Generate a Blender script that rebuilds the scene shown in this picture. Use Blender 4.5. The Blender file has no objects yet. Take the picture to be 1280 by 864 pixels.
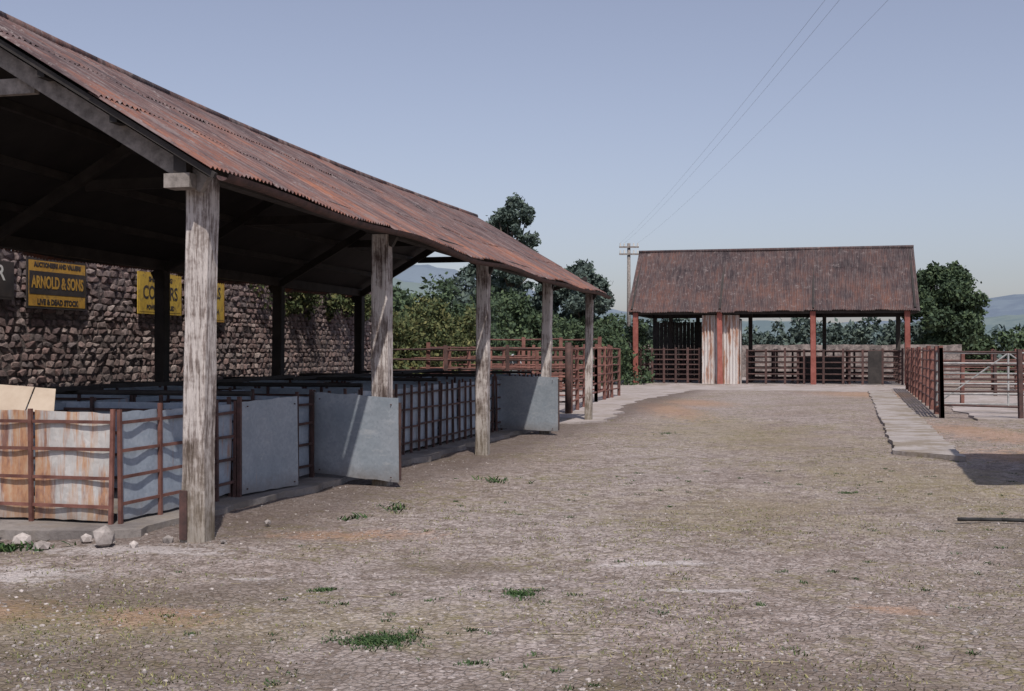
import bpy, math, random
import numpy as np
from mathutils import Vector, Matrix, noise as mnoise
random.seed(7); rng=np.random.default_rng(7)
scn=bpy.context.scene
R=random.uniform
# ------------------------------------------------------------ materials
def newmat(name):
    m=bpy.data.materials.new(name); m.use_nodes=True
    nt=m.node_tree; nt.nodes.clear()
    out=nt.nodes.new('ShaderNodeOutputMaterial'); b=nt.nodes.new('ShaderNodeBsdfPrincipled')
    nt.links.new(b.outputs[0],out.inputs[0]); b.inputs['Roughness'].default_value=.85
    return m,nt,b
class N:
    def __init__(s,nt):
        s.nt=nt; s.tc=nt.nodes.new('ShaderNodeTexCoord').outputs['Object']
    def val(s,sock,v):
        if hasattr(v,'is_output'): s.nt.links.new(v,sock)
        else: sock.default_value=v
    def mapping(s,scale=(1,1,1),vec=None,rot=(0,0,0)):
        n=s.nt.nodes.new('ShaderNodeMapping'); n.inputs['Scale'].default_value=scale; n.inputs['Rotation'].default_value=rot
        s.nt.links.new(vec or s.tc,n.inputs[0]); return n.outputs[0]
    def noise(s,scale,detail=6,rough=.6,vec=None,dist=0):
        n=s.nt.nodes.new('ShaderNodeTexNoise'); n.inputs['Scale'].default_value=scale
        n.inputs['Detail'].default_value=min(detail,5); n.inputs['Roughness'].default_value=rough; n.inputs['Distortion'].default_value=dist
        s.nt.links.new(vec or s.tc,n.inputs['Vector']); return n.outputs[0]
    def vor(s,scale,feat='F1',vec=None,out='Distance',rnd=1):
        n=s.nt.nodes.new('ShaderNodeTexVoronoi'); n.feature=feat; n.inputs['Scale'].default_value=scale
        n.inputs['Randomness'].default_value=rnd
        s.nt.links.new(vec or s.tc,n.inputs['Vector']); return n.outputs[out]
    def rng(s,v,a,b,c=0,d=1):
        n=s.nt.nodes.new('ShaderNodeMapRange'); s.val(n.inputs[0],v)
        for i,x in zip((1,2,3,4),(a,b,c,d)): n.inputs[i].default_value=x
        return n.outputs[0]
    def math(s,op,a,b=0):
        n=s.nt.nodes.new('ShaderNodeMath'); n.operation=op; s.val(n.inputs[0],a); s.val(n.inputs[1],b); return n.outputs[0]
    def vm(s,op,a,b=(0,0,0),out=0):
        n=s.nt.nodes.new('ShaderNodeVectorMath'); n.operation=op; s.val(n.inputs[0],a); s.val(n.inputs[1],b); return n.outputs[out]
    def ramp(s,v,stops):
        n=s.nt.nodes.new('ShaderNodeValToRGB'); e=n.color_ramp.elements
        while len(e)<len(stops): e.new(.5)
        for el,(p,c) in zip(e,stops): el.position=p; el.color=(*c,1)
        s.val(n.inputs[0],v); return n.outputs[0]
    def mix(s,f,a,b,mode='MIX'):
        n=s.nt.nodes.new('ShaderNodeMix'); n.data_type='RGBA'; n.blend_type=mode
        s.val(n.inputs[0],f)
        for k,x in ((6,a),(7,b)):
            if isinstance(x,tuple): x=(*x,1)[:4]
            s.val(n.inputs[k],x)
        return n.outputs[2]
    def isl(s):
        return s.nt.nodes.new('ShaderNodeNewGeometry').outputs['Random Per Island']
    def sep(s,v=None):
        n=s.nt.nodes.new('ShaderNodeSeparateXYZ'); s.nt.links.new(v or s.tc,n.inputs[0]); return n.outputs
    def bump(s,h,b,strength=.5,dist=.02):
        n=s.nt.nodes.new('ShaderNodeBump'); n.inputs['Strength'].default_value=strength; n.inputs['Distance'].default_value=dist
        s.nt.links.new(h,n.inputs['Height']); s.nt.links.new(n.outputs[0],b.inputs['Normal'])
def setc(nt,b,c): nt.links.new(c,b.inputs['Base Color'])

def simple(name,c1,c2,scale=4,stretch=(1,1,1),rough=.8,bump=.3,bd=.01,metal=0,isl=.25,dirt=0):
    m,nt,b=newmat(name); n=N(nt)
    v=n.mapping(stretch); f=n.noise(scale,8,.65,v)
    c=n.mix(n.rng(f,.35,.65),c1,c2)
    if dirt: c=n.mix(n.rng(n.noise(scale*2.2,7,.8),.5,.66,0,dirt),c,(.10,.065,.045))
    k=n.rng(n.isl(),0,1,1-isl,1+isl)
    mm=n.nt.nodes.new('ShaderNodeVectorMath'); mm.operation='SCALE'; nt.links.new(c,mm.inputs[0]); nt.links.new(k,mm.inputs['Scale'])
    setc(nt,b,mm.outputs[0]); b.inputs['Roughness'].default_value=rough; b.inputs['Metallic'].default_value=metal
    n.bump(f,b,bump,bd); return m

def roofmat(name,axis_scale,zlo,zhi,redder,stops,grey,gamt=.7):
    m,nt,b=newmat(name); n=N(nt)
    st=n.mapping(axis_scale)
    f1=n.noise(1.0,8,.75,st,.3); f2=n.noise(.6,7,.7); f3=n.noise(9,7,.78); isl=n.isl()
    a=n.math('ADD',f1,n.math('MULTIPLY',n.math('SUBTRACT',isl,.5),.10))
    z=n.rng(n.sep()[2],zlo,zhi,.10,-.06)
    a=n.math('ADD',a,z); a=n.math('ADD',a,redder)
    a=n.math('ADD',a,n.math('MULTIPLY',n.math('SUBTRACT',f2,.5),1.1))
    c=n.ramp(a,stops)
    g=n.rng(n.noise(1.8,8,.78,n.mapping((axis_scale[0]*1.3,axis_scale[1]*.6,axis_scale[2]*1.3))),.47,.62)
    c=n.mix(n.math('MULTIPLY',g,gamt),c,grey)
    c=n.mix(n.rng(f3,.53,.66,0,.85),c,(.05,.036,.038))
    g2=n.rng(n.noise(4.5,8,.85),.57,.66)
    c=n.mix(n.math('MULTIPLY',g2,.6),c,(.34,.29,.28))
    setc(nt,b,c); b.inputs['Roughness'].default_value=.9; b.inputs['Specular IOR Level'].default_value=.25; n.bump(f3,b,.4,.012); return m
M={}
M['roofA']=roofmat('rusty_corrugated_iron',(.5,6,.5),3.0,4.3,-.02,[(.22,(.05,.038,.042)),(.38,(.10,.064,.064)),(.5,(.14,.082,.075)),(.62,(.20,.092,.07)),(.75,(.29,.125,.08)),(.9,(.27,.17,.13))],(.20,.165,.165))
M['roofB']=roofmat('rusty_corrugated_iron_far',(7,.7,.7),3.4,7.5,-.07,[(.22,(.038,.03,.034)),(.38,(.066,.046,.048)),(.5,(.092,.057,.054)),(.62,(.125,.067,.057)),(.8,(.17,.088,.067)),(.9,(.17,.12,.10))],(.135,.112,.112))
def woodmat(name,c0,c1,c2,stretch):
    m,nt,b=newmat(name); n=N(nt)
    v=n.mapping(stretch); f=n.noise(5,9,.72,v,.4); g=n.noise(1.9,7,.75)
    c=n.ramp(n.math('ADD',n.math('MULTIPLY',f,.5),n.math('MULTIPLY',g,.5)),[(.40,c0),(.47,c1),(.54,c2)])
    lo=n.rng(n.math('ADD',n.sep()[2],n.math('MULTIPLY',g,.8)),.5,1.3,.55,0)
    c=n.mix(lo,c,(.15,.125,.075))
    setc(nt,b,c); n.bump(f,b,.9,.025); return m
M['post']=woodmat('weathered_post_wood',(.08,.055,.045),(.26,.215,.195),(.56,.51,.48),(7,7,.6))
M['beam']=simple('weathered_beam_wood',(.12,.105,.095),(.27,.24,.22),3,(3,3,3),bump=.5)
M['darkwood']=simple('dark_timber',(.018,.015,.014),(.042,.035,.032),3)
M['undershade']=simple('underside_shade_sheet',(.012,.010,.010),(.022,.018,.018),2)  # near-black colour standing in for the shade under the roofs
M['rustpaint']=simple('rusty_red_steel',(.10,.038,.030),(.20,.09,.07),6,rough=.75)
M['redpost']=simple('red_painted_post',(.20,.055,.04),(.30,.10,.08),4)
M['darksteel']=simple('dark_rusty_steel',(.04,.024,.022),(.10,.05,.043),7)
M['galvpole']=simple('galvanised_tube',(.22,.22,.22),(.36,.36,.35),8)
def galv(name,rust,base=(.27,.32,.37),base2=(.36,.40,.44)):
    m,nt,b=newmat(name); n=N(nt)
    sp=n.vor(30,'F1',None,'Color'); sx=n.sep(sp)[0]
    f=n.noise(1.6,7,.65)
    c=n.mix(n.rng(f,.35,.65),base,base2)
    c=n.mix(n.math('MULTIPLY',sx,.35),c,tuple(x*.65 for x in base))
    sc=n.noise(3,8,.8,n.mapping((1,1,3)))
    c=n.mix(n.rng(sc,.56,.7,0,.5),c,(.45,.46,.47))
    st=n.noise(1.0,8,.75,n.mapping((7,7,.6))); br=n.noise(1.1,4,.5)
    rz=n.math('ADD',n.math('MULTIPLY',st,.8),n.math('MULTIPLY',br,.35))
    rm=n.rng(rz,.66-rust,.76-rust)
    rc=n.ramp(n.noise(5,6,.7,n.mapping((2,2,.6))),[(.35,(.17,.055,.03)),(.5,(.42,.19,.075)),(.65,(.48,.32,.20))])
    c=n.mix(n.math('MULTIPLY',rm,.85),c,rc)
    dz=n.math('ADD',n.sep()[2],n.math('MULTIPLY',n.noise(4,6,.8),.35))
    c=n.mix(n.rng(dz,.42,.2,0,.6),c,(.15,.115,.09))
    setc(nt,b,c); b.inputs['Roughness'].default_value=.6; b.inputs['Metallic'].default_value=.0
    n.bump(n.noise(2.5,3,.5),b,.35,.04); return m
M['galv']=galv('galvanised_sheet',-.05,(.25,.29,.33),(.35,.38,.42))
M['galvrust']=galv('rust_streaked_sheet',.125,(.42,.41,.40),(.58,.56,.54))
M['galvshade']=galv('galvanised_sheet_dull',.0,(.25,.30,.37),(.37,.42,.48))
m,nt,b=newmat('mortar_backing'); n=N(nt)
f=n.noise(9,8,.8); c=n.mix(n.rng(f,.42,.58),(.075,.058,.056),(.19,.155,.145)); setc(nt,b,c); n.bump(f,b,.8,.04); M['mortar']=m
m,nt,b=newmat('rubble_stone'); n=N(nt)
c=n.ramp(n.isl(),[(0,(.12,.085,.085)),(.2,(.25,.17,.155)),(.4,(.16,.13,.13)),(.6,(.34,.26,.24)),(.8,(.22,.14,.13)),(1,(.46,.38,.35))])
f=n.noise(12,8,.8); c=n.mix(n.rng(f,.47,.62,0,.7),c,(.09,.07,.068))
c=n.mix(n.rng(n.noise(.6,6,.7),.45,.6,0,.5),c,(.10,.08,.075))
setc(nt,b,c); n.bump(f,b,.6,.03); b.inputs['Roughness'].default_value=.95; M['stone']=m
m,nt,b=newmat('distant_wall_stone'); n=N(nt)
f=n.noise(3,8,.8); c=n.mix(n.rng(f,.42,.6),(.12,.10,.095),(.29,.245,.225)); setc(nt,b,c); n.bump(f,b,.8,.05); M['stone2']=m
def concrete(name,a,b_,sc=1.2,dirt=.5):
    m,nt,b=newmat(name); n=N(nt)
    f=n.noise(sc,9,.7); g=n.noise(22,6,.7)
    c=n.mix(n.rng(f,.35,.62),a,b_); c=n.mix(n.rng(g,.5,.75,0,.5),c,tuple(x*.55 for x in a))
    c=n.mix(n.rng(n.noise(.9,8,.75),.47,.58,0,dirt),c,(.21,.17,.125))
    setc(nt,b,c); n.bump(g,b,.6,.02); b.inputs['Roughness'].default_value=.95; return m
M['conc']=concrete('yard_concrete',(.29,.25,.235),(.43,.38,.365))
M['concpath']=concrete('path_concrete',(.28,.245,.225),(.38,.34,.32),1.5,.9)
M['concdark']=concrete('dark_concrete_floor',(.13,.115,.11),(.26,.235,.22))  # darker concrete tone for the shed floor
def leafmat(name,c1,c2,c3):
    m,nt,b=newmat(name); n=N(nt)
    c=n.ramp(n.isl(),[(.0,c1),(.55,c2),(1.,c3)])
    c=n.mix(n.rng(n.noise(.5,4,.6),.38,.62,0,.45),c,tuple(x*.7 for x in c1))
    setc(nt,b,c); b.inputs['Roughness'].default_value=.7
    b.inputs['Specular IOR Level'].default_value=.2
    return m
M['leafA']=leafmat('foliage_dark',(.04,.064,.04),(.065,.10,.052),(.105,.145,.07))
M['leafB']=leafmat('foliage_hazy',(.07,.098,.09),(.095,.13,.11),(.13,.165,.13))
M['leafH']=leafmat('foliage_distant_haze',(.10,.14,.145),(.13,.175,.17),(.16,.205,.185))  # haze painted into the leaf colour, paler and bluer
M['leafC']=leafmat('foliage_yellow_green',(.05,.07,.03),(.09,.11,.045),(.22,.21,.085))
M['weed']=leafmat('weed_leaves',(.10,.12,.04),(.20,.20,.08),(.36,.31,.16))
M['moss']=leafmat('moss_leaves',(.025,.055,.022),(.05,.095,.035),(.10,.15,.05))
M['bark']=simple('bark',(.05,.04,.03),(.11,.09,.07),6)
M['straw']=simple('straw',(.22,.18,.12),(.32,.27,.19),6)
M['pebble']=simple('pebbles',(.16,.14,.13),(.38,.34,.32),9,isl=.45)
M['yellow']=simple('yellow_enamel',(.42,.27,.035),(.55,.38,.06),3,rough=.6,bump=.05,isl=0,dirt=.7)
M['black']=simple('black_enamel',(.02,.018,.018),(.05,.04,.036),3,rough=.6,bump=.05,isl=0)
M['white']=simple('white_enamel',(.5,.5,.48),(.65,.64,.6),3,rough=.4,bump=.05,isl=0)
M['orange']=simple('orange_enamel',(.38,.20,.03),(.50,.29,.05),3,rough=.6,bump=.05,isl=0,dirt=.7)
M['card']=simple('cardboard',(.38,.30,.23),(.46,.38,.30),3)
M['wire']=simple('wire_metal',(.22,.24,.28),(.26,.28,.32),3)
M['carpaint']=simple('car_paint',(.50,.52,.54),(.55,.57,.58),2,rough=.3,bump=0)
M['glass']=simple('car_glass',(.03,.035,.04),(.05,.055,.06),2,rough=.1,bump=0)
M['rubber']=simple('rubber',(.015,.015,.015),(.03,.03,.03),4)
m,nt,b=newmat('white_painted_corrugated'); n=N(nt)
c=n.mix(n.rng(n.noise(1,8,.75,n.mapping((4,4,.6))),.47,.6),(.54,.51,.49),(.33,.17,.11)); setc(nt,b,c); M['whitecorr']=m
def hillmat(name,a,bb,sc):
    m,nt,b=newmat(name); n=N(nt)
    c=n.mix(n.rng(n.noise(sc,8,.7),.44,.56),a,bb); setc(nt,b,c); b.inputs['Roughness'].default_value=1; return m
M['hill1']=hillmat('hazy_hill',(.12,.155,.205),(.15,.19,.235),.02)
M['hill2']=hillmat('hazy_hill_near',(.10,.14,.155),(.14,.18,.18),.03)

# ------------------------------------------------------------ mesh builder
class MB:
    def __init__(s): s.v=[]; s.f=[]
    def add(s,vs,fs):
        o=len(s.v); s.v+= [tuple(v) for v in vs]; s.f+=[tuple(i+o for i in f) for f in fs]
    def hexa(s,p):
        s.add(p,[(0,3,2,1),(4,5,6,7),(0,1,5,4),(1,2,6,5),(2,3,7,6),(3,0,4,7)])
    def box(s,a,b):
        x0,y0,z0=a; x1,y1,z1=b
        s.hexa([(x0,y0,z0),(x1,y0,z0),(x1,y1,z0),(x0,y1,z0),(x0,y0,z1),(x1,y0,z1),(x1,y1,z1),(x0,y1,z1)])
    def beam(s,p,q,w,h,jit=0):
        p=Vector(p);q=Vector(q); d=(q-p).normalized()
        a=Vector((0,0,1)) if abs(d.z)<.95 else Vector((0,1,0))
        sd=d.cross(a).normalized(); up=sd.cross(d)
        P=[]
        for c in (p,q):
            for i,j in ((-1,-1),(1,-1),(1,1),(-1,1)):
                P.append(c+sd*i*w/2*(1+R(-jit,jit))+up*j*h/2*(1+R(-jit,jit)))
        s.hexa(P)
    def cyl(s,p,q,r0,r1=None,n=8,caps=True):
        r1=r0 if r1 is None else r1
        p=Vector(p);q=Vector(q); d=(q-p).normalized()
        a=Vector((0,0,1)) if abs(d.z)<.95 else Vector((0,1,0))
        sd=d.cross(a).normalized(); up=sd.cross(d); V=[]
        for c,r in ((p,r0),(q,r1)):
            for i in range(n):
                t=2*math.pi*i/n; V.append(c+sd*math.cos(t)*r+up*math.sin(t)*r)
        F=[(i,(i+1)%n,n+(i+1)%n,n+i) for i in range(n)]
        if caps: F+= [tuple(range(n))[::-1],tuple(range(n,2*n))]
        s.add(V,F)
    def post(s,x,y,z0,z1,w,lean=(0,0),seg=7,d=None):
        d=d or w; V=[];F=[]
        ch=.16
        for k in range(seg+1):
            t=k/seg; cx=x+lean[0]*t; cy=y+lean[1]*t; z=z0+(z1-z0)*t
            ww=w/2*(1+R(-.06,.06)+(.07 if k==0 else 0)); dd=d/2*(1+R(-.06,.06))
            for a,bq in ((-1,-1+ch),(-1+ch,-1),(1-ch,-1),(1,-1+ch),(1,1-ch),(1-ch,1),(-1+ch,1),(-1,1-ch)):
                V.append((cx+a*ww+R(-.004,.004),cy+bq*dd+R(-.004,.004),z))
        for k in range(seg):
            for i in range(8): F.append((k*8+i,k*8+(i+1)%8,(k+1)*8+(i+1)%8,(k+1)*8+i))
        F.append(tuple(range(8))[::-1]); F.append(tuple(range(seg*8,seg*8+8)))
        s.add(V,F)
    def build(s,name,mat,parent=None,smooth=False):
        me=bpy.data.meshes.new(name); me.from_pydata(s.v,[],s.f); me.update()
        me.materials.append(mat)
        if smooth: me.polygons.foreach_set('use_smooth',[True]*len(me.polygons))
        o=bpy.data.objects.new(name,me); scn.collection.objects.link(o)
        if parent: o.parent=parent
        return o
def empty(name,loc=(0,0,0),rz=0):
    e=bpy.data.objects.new(name,None); e.location=loc; e.rotation_euler=(0,0,rz); scn.collection.objects.link(e); return e
TH=-math.radians(14.4)
P0=(-2.72,10.38)
def S2W(x,y):
    return (P0[0]+x*math.cos(TH)-y*math.sin(TH), P0[1]+x*math.sin(TH)+y*math.cos(TH))

# ------------------------------------------------------------ ground
def gz0(x,y): return (mnoise.noise(Vector((x*.5,y*.5,0)))-.6)*.04+(mnoise.noise(Vector((x*2.3,y*2.3,3)))-.6)*.022
def ground():
    def axis(lo,hi,st,far):
        a=list(np.arange(lo,hi,st)); g=st; x=hi
        while x<far: a.append(x); g*=1.35; x+=g
        a.append(far); g=st; x=lo-st
        while x>-far: a.insert(0,x); g*=1.35; x-=g
        a.insert(0,-far); return a
    xs=axis(-8,12,.14,4000); ys=axis(3,30,.14,4000)
    V=[];F=[]
    for y in ys:
        for x in xs:
            z=0
            if -14<x<16 and 0<y<34: z=gz0(x,y)*min(1,(34-y)/5)
            V.append((x,y,z))
    nx=len(xs)
    for j in range(len(ys)-1):
        for i in range(nx-1): F.append((j*nx+i,j*nx+i+1,(j+1)*nx+i+1,(j+1)*nx+i))
    m,nt,b=newmat('gravel_yard'); n=N(nt)
    big=n.noise(.3,6,.65); mid=n.noise(1.5,8,.72); fine=n.noise(22,8,.82); med=n.noise(6,8,.78)
    c=n.mix(n.rng(big,.38,.6),(.37,.30,.26),(.53,.46,.425))
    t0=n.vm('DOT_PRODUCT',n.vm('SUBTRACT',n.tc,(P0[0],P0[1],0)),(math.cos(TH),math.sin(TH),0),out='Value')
    tw=n.math('ABSOLUTE',n.math('SUBTRACT',n.math('ADD',t0,n.math('MULTIPLY',mid,1.0)),3.2))
    c=n.mix(n.math('MULTIPLY',n.rng(tw,1.5,.4),n.rng(mid,.35,.6,.2,.75)),c,(.60,.54,.51))
    c=n.mix(n.rng(mid,.47,.60,0,.6),c,(.27,.215,.175))
    e=n.vor(17,'DISTANCE_TO_EDGE'); ec=n.sep(n.vor(17,'F1',None,'Color'))[0]
    sm=n.rng(n.noise(1.1,6,.7),.42,.58)
    c=n.mix(n.math('MULTIPLY',n.rng(ec,.45,.9),n.math('MULTIPLY',sm,.65)),c,(.58,.52,.49))
    c=n.mix(n.math('MULTIPLY',n.rng(ec,.4,.1),.5),c,(.19,.15,.13))
    c=n.mix(n.math('MULTIPLY',n.rng(e,.06,.0),n.math('MULTIPLY',sm,.7)),c,(.12,.095,.08))
    pr2=n.sep(n.vor(48,'F1',None,'Color'))[1]
    c=n.mix(n.rng(pr2,.55,1.0,0,.6),c,(.15,.12,.10))
    c=n.mix(n.rng(pr2,.35,.0,0,.5),c,(.62,.57,.54))
    c=n.mix(n.rng(fine,.5,.62,0,.6),c,(.14,.11,.09))
    c=n.mix(n.rng(med,.50,.60,0,.65),c,(.19,.15,.12))
    wm=n.math('MULTIPLY',n.rng(n.noise(.5,7,.75),.47,.6),n.rng(n.noise(9,8,.85),.48,.56))
    c=n.mix(n.math('MULTIPLY',wm,.7),c,(.24,.215,.09))
    def lm(lst,soft=.5,ns=None):
        tot=None
        for cx,cy,rx,ry in lst:
            v=n.vm('MULTIPLY',n.vm('SUBTRACT',n.tc,(cx,cy,0)),(1/rx,1/ry,0)); L=n.vm('LENGTH',v,out='Value')
            L=n.math('ADD',L,n.math('MULTIPLY',n.math('SUBTRACT',ns,.5),4.0))
            k=n.rng(L,1.1,1.1-soft)
            tot=k if tot is None else n.math('MAXIMUM',tot,k)
        return tot
    ol=lm([(4.3,33,.9,5),(5.6,37,1.2,3),(13.2,44,2.2,4),(9.5,24,1.1,4),(8.0,18.5,1.0,1.6),(-1.5,10.8,.8,.3),(2.45,7.7,.25,.15),(-2.2,7.4,.5,.4),(-3.3,7.6,.6,.5)],.7,med)
    c=n.mix(n.math('MULTIPLY',ol,.5),c,(.48,.28,.16))
    yl=lm([(4.5,24,2.2,7),(5.2,15,2.0,5),(-1.6,7.2,1.8,.7),(2.5,12.5,1.6,2.0),(-3,7.3,1.2,.9)],.9,mid)
    c=n.mix(n.math('MULTIPLY',yl,.33),c,(.31,.265,.13))
    wl=lm([(1.3,8.25,.33,.09),(-4.0,8.8,1.0,.35),(-1.9,8.75,.22,.06),(-3.1,9.9,.8,.25),(1.2,9.3,.5,.12)],.6,med)
    c=n.mix(n.math('MULTIPLY',wl,.7),c,(.66,.62,.60))
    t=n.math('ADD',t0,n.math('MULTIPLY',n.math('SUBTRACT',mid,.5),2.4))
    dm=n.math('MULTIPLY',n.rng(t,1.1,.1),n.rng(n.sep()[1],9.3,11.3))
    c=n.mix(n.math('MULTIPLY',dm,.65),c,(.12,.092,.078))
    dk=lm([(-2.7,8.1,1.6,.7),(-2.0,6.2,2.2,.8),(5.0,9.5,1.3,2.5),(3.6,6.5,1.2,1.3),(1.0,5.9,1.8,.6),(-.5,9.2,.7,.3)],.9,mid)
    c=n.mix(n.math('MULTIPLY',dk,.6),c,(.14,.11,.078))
    fl=n.math('MAXIMUM',n.rng(n.sep()[1],75,85),n.rng(n.sep()[1],-60,-70))
    c=n.mix(fl,c,(.11,.14,.08))
    c=n.mix(1.0,c,(.91,.89,.90),'MULTIPLY')
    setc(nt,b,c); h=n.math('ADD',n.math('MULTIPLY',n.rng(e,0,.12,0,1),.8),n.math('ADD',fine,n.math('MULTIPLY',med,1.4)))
    n.bump(h,b,.7,.028); b.inputs['Roughness'].default_value=.95; b.inputs['Specular IOR Level'].default_value=.2
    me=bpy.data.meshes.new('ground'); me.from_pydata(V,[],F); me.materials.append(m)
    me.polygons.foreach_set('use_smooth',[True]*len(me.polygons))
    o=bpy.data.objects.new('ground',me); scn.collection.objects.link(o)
ground()

def slab(name,poly,z0,z1,mat,jit=.08,step=.35):
    P=[]
    for i in range(len(poly)):
        a=Vector(poly[i]);b=Vector(poly[(i+1)%len(poly)]); k=max(1,int((b-a).length/step))
        for j in range(k):
            p=a.lerp(b,j/k); q=mnoise.noise(Vector((p.x*.8,p.y*.8,4)))*jit*3
            P.append((p.x+R(-jit,jit)+q,p.y+R(-jit,jit)+q))
    mb=MB(); n=len(P)
    mb.add([(x,y,z0) for x,y in P]+[(x,y,z1) for x,y in P],[(i,(i+1)%n,n+(i+1)%n,n+i) for i in range(n)]+[tuple(range(n,2*n))])
    return mb.build(name,mat)
slab('concrete_apron',[(0.95,26.6),(2.3,27.6),(2.9,33),(4.3,39.5),(7.6,49),(14,46.8),(20,56),(19,72),(-10,70),(-9,37),(-5.5,33.5)],-.05,.012,M['conc'],.12,.5)
slab('concrete_path',[(6.1,19.1),(6.8,17.9),(6.95,18.6),(9.8,28.9),(14.8,46.8),(13.9,46.8)],-.05,.03,M['concpath'],.035,.25)
slab('pavement',[(10.9,28.0),(24,24.6),(32,44),(16.3,49)],-.05,.014,M['conc'],.1,.6)
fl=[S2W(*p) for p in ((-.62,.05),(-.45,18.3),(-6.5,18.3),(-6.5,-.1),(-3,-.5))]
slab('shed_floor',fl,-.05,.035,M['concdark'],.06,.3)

# ------------------------------------------------------------ market shed
shed=empty('open_market_shed',(P0[0],P0[1],0),TH)
def ez(s): return 3.12-.18*s/18.4-.05*math.sin(math.pi*s/18)+.022*math.sin(1.5*s+.5)
def rz_(s): return 5.05-.22*s/18.4-.17*math.sin(math.pi*(max(0,s)/18.4)**.8)
XE,XR=.36,-2.85
def roofpt(s,v,side,off=0):
    x=XE+(XR-XE)*v; z=ez(s)+(rz_(s)-ez(s))*v+off
    if side<0: x=2*XR-x
    return x,s,z
def corr_roof(pt,s0,s1,name,mat,parent,sheet=.62,spw=8,amp=.013,rows=((-.0,.36),(.33,.69),(.66,1.0)),seam=.012):
    mb=MB(); pitch=.0775
    for side in (1,-1):
        s=s0
        while s<s1-.05:
            w=min(sheet+.03,s1-s)
            for ri,(a,b_) in enumerate(rows):
                lift=R(0,.008)+ri*seam; tilt=R(-.006,.006)
                va=a+(R(-.016,.010) if ri==0 else R(-.006,.006)); cut=R(-.006,.006)
                nc=int(w/pitch*spw)+1; nr=5; V=[];F=[]
                for r in range(nr+1):
                    for c in range(nc+1):
                        ss=s+w*c/nc; v=va+(b_-va)*r/nr + (cut*(c/nc) if r==0 else 0)
                        of=lift+tilt*c/nc*6*.3+amp*math.sin(2*math.pi*ss/pitch)+(R(-.004,.004) if r==0 else 0)
                        V.append(pt(ss,v,side,of))
                for r in range(nr):
                    for c in range(nc):
                        i=r*(nc+1)+c; F.append((i,i+1,i+nc+2,i+nc+1))
                mb.add(V,F)
            s+=sheet
    return mb.build(name,mat,parent,True)
corr_roof(roofpt,-.42,18.5,'corrugated_roof',M['roofA'],shed)
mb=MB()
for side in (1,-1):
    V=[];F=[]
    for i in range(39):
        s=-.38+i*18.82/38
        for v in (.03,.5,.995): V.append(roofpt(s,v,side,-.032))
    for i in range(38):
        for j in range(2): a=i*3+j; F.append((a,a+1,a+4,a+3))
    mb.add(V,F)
mb.build('underside_shade_sheet',M['undershade'],shed)  # added dark sheet that paints the roof underside as deep shade
mb=MB()
for i in range(12):
    a=-.42+i*1.577; mb.cyl((XR,a,rz_(a)+.03),(XR,a+1.6,rz_(a+1.6)+.03),.06,n=8)
mb.build('ridge_capping',M['roofA'],shed,True)
BAY=4.52; W=5.7
for k in range(5):
    mb=MB(); s=k*BAY; w=[.215,.205,.195,.18,.165][k]
    mb.post(0,s,-.05,ez(s)-.02,w,(.05 if k==0 else R(-.05,.05),0),10)
    mb.build('front_post_%d'%k,M['post'],shed)
mb=MB()
for k in range(5):
    s=k*BAY; mb.post(-W,s,-.05,ez(s)-.02,.2,(R(-.03,.03),0),5)
mb.build('back_posts',M['darkwood'],shed)
mb=MB(); mb.box((-.1,-.13,.0),(-.03,-.118,.42)); mb.build('post_bracket',M['darksteel'],shed)
mb=MB()
for x in (0.0,-W):
    for k in range(4):
        a=k*BAY; b_=(k+1)*BAY
        mb.beam((x,a-(.3 if k==0 else 0),ez(a)+.07),(x,b_+(.25 if k==3 else 0),ez(b_)+.07),.12,.17)
for v in (.3,.52,.75,.97):
    for side in (1,-1):
        for k in range(4):
            a=k*BAY-(.35 if k==0 else 0); b_=(k+1)*BAY+(.3 if k==3 else 0)
            mb.beam(roofpt(a,v,side,-.095),roofpt(b_,v,side,-.095),.07,.1)
for k in range(5):
    s=k*BAY
    if k>0:
        for side in (1,-1):
            mb.beam(roofpt(s,.06,side,-.22),roofpt(s,1,side,-.22),.08,.14)
        mb.beam((-1.5,s+.09,3.8),(-4.2,s+.09,3.8),.06,.14)
mb.beam((-.05,18.15,3.3),(-1.2,18.15,2.95),.06,.09)
mb.build('roof_timbers',M['darkwood'],shed)
mb=MB()
for side in (1,-1):
    mb.beam(roofpt(-.16,.06,side,-.22),roofpt(-.16,1,side,-.22),.075,.15,.03)
mb.beam((-1.55,-.07,3.98),(-4.15,-.07,3.98),.07,.14)
mb.box((-.14,-.32,2.99),(.1,-.13,3.11))
mb.build('gable_rafters',M['beam'],shed)
mb=MB()
for side in (1,-1): mb.beam(roofpt(-.36,.0,side,-.06),roofpt(-.36,1,side,-.06),.04,.05)
mb.build('verge_board',M['darkwood'],shed)
mb=MB(); pts=[]
for i in range(46):
    s=-.3+i*.42; pts.append((XE+.035,s,ez(s)-.045-.018*math.sin(s*1.1)))
V=[];F=[]
for p in pts:
    for j in range(7):
        a=math.pi+math.pi*j/6; V.append((p[0]+.06*math.cos(a),p[1],p[2]+.055*math.sin(a)))
for i in range(len(pts)-1):
    for j in range(6): F.append((i*7+j,(i+1)*7+j,(i+1)*7+j+1,i*7+j+1))
mb.add(V,F); mb.build('gutter',M['darksteel'],shed,True)

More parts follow.
